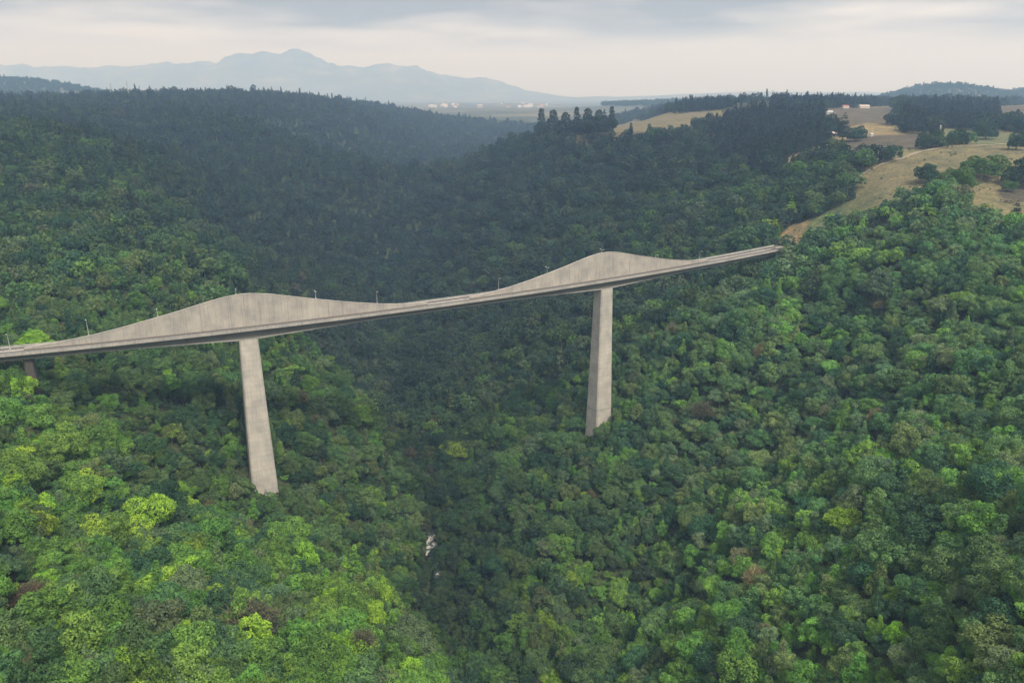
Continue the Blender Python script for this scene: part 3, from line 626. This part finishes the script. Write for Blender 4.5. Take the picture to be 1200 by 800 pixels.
for (kc, sh, rg), li in groups.items():
    li.sort(key=lambda q: vx[q]); m_ = len(li)
    for r_, i in enumerate(li):
        base = '%s %s tree %s' % (WORDS[kc], sh, rg) if sh != 'dry' else '%s dry tree %s' % (WORDS[kc], rg)
        if m_ == 2: base += ', %s of two' % ('left', 'right')[r_]
        elif m_ > 2:
            l_, q_ = r_, m_ - 1 - r_
            base += ', ' + ('leftmost one' if l_ == 0 else 'rightmost one' if q_ == 0 else (ORD[l_] + ' from left') if l_ <= q_ else (ORD[q_] + ' from right'))
        fn = ALLF[idx[i]]; nm = 'conifer_tree' if 'cone' in fn else 'dry_tree' if 'dry' in fn else 'broadleaf_tree'
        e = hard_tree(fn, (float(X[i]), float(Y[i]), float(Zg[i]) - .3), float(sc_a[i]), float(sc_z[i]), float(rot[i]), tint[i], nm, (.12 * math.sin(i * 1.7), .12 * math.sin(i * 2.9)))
        tag(e, base, 'tree', 'trees of the near forest slopes')
# lone trees and bushes that stand out
SF = {'pine': ('cone_n0', 14, 'pine', 1.25), 'round_dark': ('round_n4', 9.5, 'deep', 1.0), 'tall': ('oval_n0', 14, 'pine', 1.25), 'pale_round': ('round_n2', 11.5, 'grey', .95), 'dry_cone': ('cone_n1', 13, 'olive', 1.1),
      'lime_cone': ('cone_n1', 13, 'lime', 1.0), 'green_bush': ('round_n1', 10, 'fresh', 1.0), 'dry_round': ('dry_n0', 10, 'dry', 1.0), 'rust': ('dry_n1', 10, 'rust', 1.2)}
for j, (sx_, sy_, h, kd, lb) in enumerate(SINGLES):
    fn, H0, pc, wd = SF[kd]
    if kd == 'tall': fn = ['oval_n0', 'oval_n1', 'oval_n2'][j % 3]
    z = float(gz([sx_], [sy_])[0]); k = h / H0 * (.84 if kd == 'tall' else 1) * (1.35 if kd in ('round_dark', 'green_bush') else 1); colr = PAL[pc] * (1.25 if kd in ('pale_round', 'lime_cone') else .8 if kd == 'green_bush' else 1)
    e = hard_tree(fn, (sx_, sy_, z - (.35 * h if kd in ('round_dark', 'green_bush') else .2)), k * wd, k, j * 1.7, colr, {'pine': 'conifer_tree', 'dry_cone': 'conifer_tree', 'lime_cone': 'conifer_tree', 'green_bush': 'shrub', 'dry_round': 'dry_tree', 'rust': 'dry_tree', 'tall': 'tall_tree'}.get(kd, 'broadleaf_tree'))
    tag(e, lb, 'bush' if kd == 'green_bush' else 'tree')

# the rest of the forest: one mass
fcol = bpy.data.collections.new('tree_forms')            # never linked: source for the mass only
for j, nm in enumerate(ALLF):
    leafV, tb = FORMS[nm][2:]; nl = len(leafV); tv = np.array(tb.v); me = bpy.data.meshes.new('form')
    me.from_pydata([tuple(v) for v in np.concatenate([leafV, tv])], [], [tuple(range(k, k + 4)) for k in range(0, nl, 4)] + [tuple(q + nl for q in f) for f in tb.f])
    me.materials.append(M_leaf_i); me.materials.append(M_bark)
    mi = np.zeros(len(me.polygons), np.int32); mi[nl // 4:] = 1; me.polygons.foreach_set('material_index', mi); me.update()
    o = bpy.data.objects.new('form_%03d' % j, me); fcol.objects.link(o)
def scatter(name, xyz, idx_, rz, scl, tnt, col_):
    me = bpy.data.meshes.new(name); me.vertices.add(len(xyz)); me.vertices.foreach_set('co', np.asarray(xyz, np.float32).ravel())
    a = me.attributes.new('form_index', 'INT', 'POINT'); a.data.foreach_set('value', np.asarray(idx_, np.int32))
    a = me.attributes.new('turn', 'FLOAT_VECTOR', 'POINT'); a.data.foreach_set('vector', np.c_[.13 * np.sin(np.arange(len(rz)) * 1.7), .13 * np.sin(np.arange(len(rz)) * 2.9), rz].astype(np.float32).ravel())
    a = me.attributes.new('size', 'FLOAT_VECTOR', 'POINT'); a.data.foreach_set('vector', np.asarray(scl, np.float32).ravel())
    a = me.attributes.new('tint', 'FLOAT_VECTOR', 'POINT'); a.data.foreach_set('vector', np.asarray(tnt, np.float32).ravel())
    ng = bpy.data.node_groups.new(name + '_nodes', 'GeometryNodeTree')
    ng.interface.new_socket('Geometry', in_out='INPUT', socket_type='NodeSocketGeometry'); ng.interface.new_socket('Geometry', in_out='OUTPUT', socket_type='NodeSocketGeometry')
    gi = ng.nodes.new('NodeGroupInput'); go = ng.nodes.new('NodeGroupOutput'); ip = ng.nodes.new('GeometryNodeInstanceOnPoints'); ci_ = ng.nodes.new('GeometryNodeCollectionInfo')
    ci_.inputs['Collection'].default_value = col_; ci_.inputs['Separate Children'].default_value = True; ci_.inputs['Reset Children'].default_value = True
    def na(nm, ty):
        q = ng.nodes.new('GeometryNodeInputNamedAttribute'); q.data_type = ty; q.inputs[0].default_value = nm; return [s_ for s_ in q.outputs if s_.enabled and s_.name == 'Attribute'][0]
    ng.links.new(gi.outputs[0], ip.inputs['Points']); ng.links.new(ci_.outputs[0], ip.inputs['Instance']); ip.inputs['Pick Instance'].default_value = True
    ng.links.new(na('form_index', 'INT'), ip.inputs['Instance Index']); ng.links.new(na('turn', 'FLOAT_VECTOR'), ip.inputs['Rotation']); ng.links.new(na('size', 'FLOAT_VECTOR'), ip.inputs['Scale'])
    ng.links.new(ip.outputs[0], go.inputs[0])
    o = obj(name, me); md = o.modifiers.new('scatter', 'NODES'); md.node_group = ng; return o
r_ = ~ind
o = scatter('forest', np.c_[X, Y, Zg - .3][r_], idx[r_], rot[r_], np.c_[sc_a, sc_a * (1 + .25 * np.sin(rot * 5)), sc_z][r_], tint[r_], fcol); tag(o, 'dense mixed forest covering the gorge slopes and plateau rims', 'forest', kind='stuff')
print('forest', int(r_.sum()), 'ind', int(ind.sum()), 'leaf quads', [len(FORMS[k][2]) // 4 for k in ALLF])
# scrub on the dry hill and field edges
hx = rng.uniform(230, 700, 5200); hy = rng.uniform(560, 1250, 5200); hm = np.zeros(5200, bool)
hill = COVER[0][1]; inh = inside(hx, hy, hill); edge = np.zeros(5200, bool)
for nm, poly in COVER[1:]: edge |= inside(hx, hy, poly)
hn = fbm(hx / 22, hy / 22, 31, 3); hz_ = gz(hx, hy)
ks = (inh & ((hn > .62) | (rng.random(5200) < .03)) & (rng.random(5200) < .6)) | (~inh & ~edge & (hz_ > 50) & (hn > .5) & (rng.random(5200) < .5))
hx, hy, hz_ = hx[ks], hy[ks], hz_[ks]; m_ = len(hx)
hs = rng.uniform(.07, .24, m_); ct = np.where(rng.random((m_, 1)) < .5, PAL['olive'] * 1.1, np.where(rng.random((m_, 1)) < .5, PAL['grey'], PAL['dry']))
o = scatter('scrub', np.c_[hx, hy, hz_ - .2], NEAR_N + rng.integers(0, 7, m_), rng.uniform(0, 6.28, m_), np.c_[hs, hs, hs], ct, fcol); tag(o, 'low scrub dotted over the dry grass hill and field edges', 'scrub', kind='stuff')

# ------------------------------------------------------------------ river, boulders, track
M_water = MT('stream_water', 0.25, 0.5); M_water.color(M_water.ramp(M_water.noise(M_water.geo(), .7, 4), [(.5, (.05, .07, .06)), (.72, (.4, .42, .4))])); M_water = M_water.m
v = []; f = []
ys = np.linspace(452, 530, 65); xs_ = np.interp(ys, [300, 330, 400, 455, 480, 500, 520, 620], [-5, -2, -30, -52, -58, -58, -54, -70]); zs = gz(xs_, ys)
for i in range(65): v += [(xs_[i] - 4.5, ys[i], zs[i] + .5), (xs_[i] + 4.5, ys[i], zs[i] + .5)]
for i in range(64): f.append((2 * i, 2 * i + 1, 2 * i + 3, 2 * i + 2))
tag(obj('stream', mesh_from('stream', v, f, [M_water])), kind='structure')
M_rock = flat_mat('pale_river_rock', (.42, .40, .37), .9, .3, .6)
rk = random.Random(5)
def rock_mesh(seed):
    g_ = random.Random(seed); vs = []; fs = []; k = 7
    for a in range(1, 4):
        for b in range(k):
            th = math.pi * a / 4; ph = 2 * math.pi * b / k + a * .4; r = g_.uniform(.75, 1.15); vs.append((math.sin(th) * math.cos(ph) * r, math.sin(th) * math.sin(ph) * r * .8, math.cos(th) * r * .65))
    vs += [(0, 0, .7), (0, 0, -.6)]
    for a in range(2):
        for b in range(k): fs.append((a * k + b, (a + 1) * k + b, (a + 1) * k + (b + 1) % k, a * k + (b + 1) % k))
    for b in range(k): fs.append((21, b, (b + 1) % k)); fs.append((22, 2 * k + (b + 1) % k, 2 * k + b))
    return mesh_from('boulder', vs, fs, [M_rock])
rms = [rock_mesh(i) for i in range(4)]
for j in range(14):
    yy = rk.uniform(470, 494); xx = float(np.interp(yy, [455, 480, 500], [-52, -58, -58])) + rk.uniform(-4.5, 4.5); s = rk.uniform(.9, 2.6)
    o = obj('boulder', rms[j % 4]); o.location = (xx, yy, float(gz([xx], [yy])[0]) + .5); o.scale = (s, s, s); o.rotation_euler = (0, 0, rk.uniform(0, 6))
    tag(o, 'pale boulder in the small stream opening at the bottom of the gorge', 'boulder', 'boulders in the stream bed')
M_track = flat_mat('pale_earth_track', (.27, .235, .165), .95, .2, .4)
tp = np.array(TRACK); tt = np.linspace(0, len(tp) - 1, 60); tx_ = np.interp(tt, range(len(tp)), tp[:, 0]); ty_ = np.interp(tt, range(len(tp)), tp[:, 1]); v = []; f = []
for i in range(60):
    a, b = max(0, i - 1), min(59, i + 1); dx, dy = tx_[b] - tx_[a], ty_[b] - ty_[a]; l = math.hypot(dx, dy); nx_, ny_ = -dy / l, dx / l
    w_ = 2.3 + .8 * math.sin(i * .9)
    for q in (-1, 0, 1): xx, yy = tx_[i] + nx_ * w_ * q, ty_[i] + ny_ * w_ * q; v.append((xx, yy, float(gz([xx], [yy])[0]) + .55))
for i in range(59):
    for q in (0, 1): f.append((3 * i + q, 3 * i + q + 1, 3 * i + q + 4, 3 * i + q + 3))
tag(obj('dirt_track', mesh_from('dirt_track', v, f, [M_track])), kind='structure')

# ------------------------------------------------------------------ farm buildings
HC = {'white': (.5, .5, .48), 'pale': (.55, .5, .44), 'pink': (.5, .38, .35), 'tan': (.42, .35, .3), 'red': (.36, .15, .11)}
HM = {k: flat_mat('painted_' + k, c_, .85, .12, .5) for k, c_ in HC.items()}
M_glass = flat_mat('dark_window', (.04, .045, .05), .25, .1, 1); M_door = flat_mat('wooden_door', (.12, .08, .05), .7, .2, 1)
def house(loc, w, roof, wall, rz, name='house', h=None):
    d = w * .6; h = h or min(3.2, w * .36 + 1.2); e = empty(name, loc, rz)
    obj('wall', MB().box(-w / 2, w / 2, -d / 2, d / 2, -1.5, h).mesh('wall', [HM[wall]]), e)
    rb = MB(); o_ = .35; rr = h + w * .14 + .5
    rb.add([(-w / 2 - o_, -d / 2 - o_, h), (w / 2 + o_, -d / 2 - o_, h), (w / 2 + o_, d / 2 + o_, h), (-w / 2 - o_, d / 2 + o_, h), (-w / 2 - o_, 0, rr), (w / 2 + o_, 0, rr)], [(0, 1, 5, 4), (2, 3, 4, 5), (1, 2, 5), (3, 0, 4), (3, 2, 1, 0)])
    obj('roof', rb.mesh('roof', [HM[roof]]), e)
    obj('door', MB().box(-.45, .45, -d / 2 - .06, -d / 2 + .02, -.2, 1.95).mesh('door', [M_door]), e)
    for q in (-1, 1):
        if w > 5: obj('window', MB().box(q * w * .3 - .5, q * w * .3 + .5, -d / 2 - .05, -d / 2 + .02, .9, 1.9).mesh('window', [M_glass]), e)
    return e
for j, (hx_, hy_, w, rf, wl, lb) in enumerate(HOUSES):
    e = house((hx_, hy_, float(gz([hx_], [hy_])[0]) + .6), w, rf, wl, .25 * math.sin(j * 2.1), 'hut' if w < 8 else 'house'); tag(e, lb, 'building')

# ------------------------------------------------------------------ far country
def far_z(x, y):
    x = np.asarray(x, float); y = np.asarray(y, float)
    z = 38 + 40 * np.clip((5200 - y) / 2000, 0, 1) * 0 + 26 * fbm(x / 900, y / 900, 40, 4)
    u = 600 + 900 * x / np.maximum(y, 1)
    # the mountain chain across the plain
    sk = 128 + 1.42 * (-128 + np.interp(x / 1.42, [-9000, -7400, -6700, -6300, -6000, -5500, -5150, -4600, -4100, -3650, -3350, -3000, -2650, -2300, -1900, -1500, -1100, -400, 200, 800, 9000],
                   [430, 420, 385, 440, 400, 425, 440, 430, 480, 520, 545, 600, 570, 455, 425, 450, 430, 300, 160, 75, 30]))
    rid = np.exp(-((y - 14500) / 1300) ** 2) * (sk + 330 * (fbm(x / 480, y / 480, 45, 5) - .5) * np.clip(sk / 300, 0, 1))
    z = z + np.maximum(0, rid)
    # wooded hills nearer, left and right of the view
    z = z + 150 * np.exp(-((x + 2450) / 600) ** 2 - ((y - 3900) / 350) ** 2) * 1.0
    z = z + (108 + 18 * (fbm(x / 200, y / 200, 43, 3) - .5)) * np.exp(-((x - 2080) / 330) ** 2 - ((y - 3900) / 420) ** 2)
    z = z + (118 + 20 * (fbm(x / 200, y / 200, 44, 3) - .5)) * np.exp(-((x - 2900) / 520) ** 2 - ((y - 4100) / 500) ** 2)
    z = z + 40 * np.exp(-((x - 900) / 620) ** 2 - ((y - 4300) / 600) ** 2)
    z = z + 150 * np.clip((x - 400) / 3500, 0, 1) * np.exp(-((y - 13000) / 1200) ** 2) * (0.7 + .3 * fbm(x / 700, y / 700, 47, 3))
    return z
fx_ = np.linspace(-12500, 12500, 560); fy_ = np.concatenate([np.linspace(3290, 4500, 90), np.linspace(4520, 16900, 300)])
GX, GY = np.meshgrid(fx_, fy_); GZ = far_z(GX, GY); GZ[0] = -240.0; ii = np.arange(GX.size).reshape(GX.shape)
Q = np.stack([ii[:-1, :-1], ii[:-1, 1:], ii[1:, 1:], ii[1:, :-1]], -1).reshape(-1, 4)
g = MT('far_wooded_land', .95, .1); P_ = g.geo()
g.color(g.ramp(g.noise(P_, .0022, 6, .6), [(.40, (.07, .085, .07)), (.55, (.11, .115, .085)), (.68, (.22, .19, .13))])); 
tag(obj('mountains', np_mesh('mountains', np.stack([GX, GY, GZ], -1).reshape(-1, 3), Q, [g.m], None, True)), kind='structure')
# trees fringing the nearer far hills, as mass
tx2 = rng.uniform(-3600, 3900, 26000); ty2 = rng.uniform(3450, 5200, 26000); tz2 = far_z(tx2, ty2); u2, v2, d2 = view(tx2, ty2, tz2)
kk = (tz2 > 75) & (u2 > -60) & (u2 < 1260); tx2, ty2, tz2 = tx2[kk], ty2[kk], tz2[kk]; m_ = len(tx2); s2 = rng.uniform(1.2, 2.4, m_)
o = scatter('far_wood', np.c_[tx2, ty2, tz2 - 1], NEAR_N + rng.integers(0, 10, m_), rng.uniform(0, 6.28, m_), np.c_[s2, s2, s2], np.tile(PAL['deep'], (m_, 1)), fcol); tag(o, 'hazy wood on the low hills behind the gorge rim', 'wood', kind='stuff')
# town on the plain
tr_ = random.Random(3); TW = []
for j in range(28):
    yy = tr_.uniform(5200, 7600); px = tr_.choice([tr_.uniform(560, 650), tr_.uniform(585, 635), tr_.uniform(505, 540)]); xx = (px - 600) / 900 * yy
    TW.append((xx, yy))
TW.sort()
for j, (xx, yy) in enumerate(TW):
    w = tr_.uniform(16, 36); z = float(far_z([xx], [yy])[0]); e = MB().box(-w / 2, w / 2, -w / 3, w / 3, -4, tr_.uniform(7, 15)).mesh('town_building', [HM[tr_.choice(['white', 'pale', 'tan', 'pale'])]])
    b = empty('town_building', (xx, yy, z), tr_.uniform(-.3, .3)); obj('wall', e, b)
    hh = max(v_.co.z for v_ in e.vertices); rb = MB().add([(-w / 2 - 1, -w / 3 - 1, hh), (w / 2 + 1, -w / 3 - 1, hh), (w / 2 + 1, w / 3 + 1, hh), (-w / 2 - 1, w / 3 + 1, hh), (-w / 2 - 1, 0, hh + 4), (w / 2 + 1, 0, hh + 4)], [(0, 1, 5, 4), (2, 3, 4, 5), (1, 2, 5), (3, 0, 4), (3, 2, 1, 0)])
    obj('roof', rb.mesh('roof', [HM[tr_.choice(['white', 'red', 'pale'])]]), b)
    tag(b, 'tiny pale building in the hazy town at the foot of the mountains', 'building', 'buildings of the distant town')
# two lattice masts on the left skyline
def mast(loc, h, lb):
    e = empty('radio_mast', loc); tag(e, lb, 'mast')
    b = MB(); k = [(-1, -1), (1, -1), (1, 1), (-1, 1)]
    for q in k: b.tube((q[0] * 2.4, q[1] * 2.4, 0), (q[0] * .5, q[1] * .5, h), .28, .2, 4)
    obj('tower_leg', b.mesh('tower_leg', [M_steel]), e)['kind'] = 'stuff'
    b = MB(); nb = 8
    for i in range(nb):
        z0, z1 = h * i / nb, h * (i + 1) / nb; r0 = 2.4 - 1.9 * i / nb; r1 = 2.4 - 1.9 * (i + 1) / nb
        for j in range(4): p, q = k[j], k[(j + 1) % 4]; b.tube((p[0] * r0, p[1] * r0, z0), (q[0] * r1, q[1] * r1, z1), .14, .14, 4)
    obj('lattice', b.mesh('lattice', [M_steel]), e)
    obj('crossarm', MB().box(-4, 4, -.3, .3, h * .82, h * .82 + .6).mesh('crossarm', [M_steel]), e)
for mx, my, ztop, lb in ((-1042.0, 2100.0, 160.0, 'thin lattice mast on the left skyline, the shorter of two'), (-999.0, 2100.0, 166.0, 'thin lattice mast on the left skyline, the taller of two')):
    mz_ = float(gz([mx], [my])[0]) - 1; mast((mx, my, mz_), ztop - mz_, lb)

# ------------------------------------------------------------------ haze
hb = MB().box(-12600, 12600, -900, 17000, -262, 900)
o = obj('haze', hb.mesh('haze', [])); hm = bpy.data.materials.new('haze_air'); hm.use_nodes = True; o.data.materials.append(hm)
for q in list(hm.node_tree.nodes):
    if q.type != 'OUTPUT_MATERIAL': hm.node_tree.nodes.remove(q)
pv = hm.node_tree.nodes.new('ShaderNodeVolumePrincipled'); pv.inputs['Density'].default_value = 0.00015; pv.inputs['Color'].default_value = (.43, .66, 1.0, 1); pv.inputs['Absorption Color'].default_value = (1, 1, 1, 1); pv.inputs['Anisotropy'].default_value = 0.2
hm.node_tree.links.new(pv.outputs[0], hm.node_tree.nodes['Material Output'].inputs['Volume']); tag(o, kind='stuff')
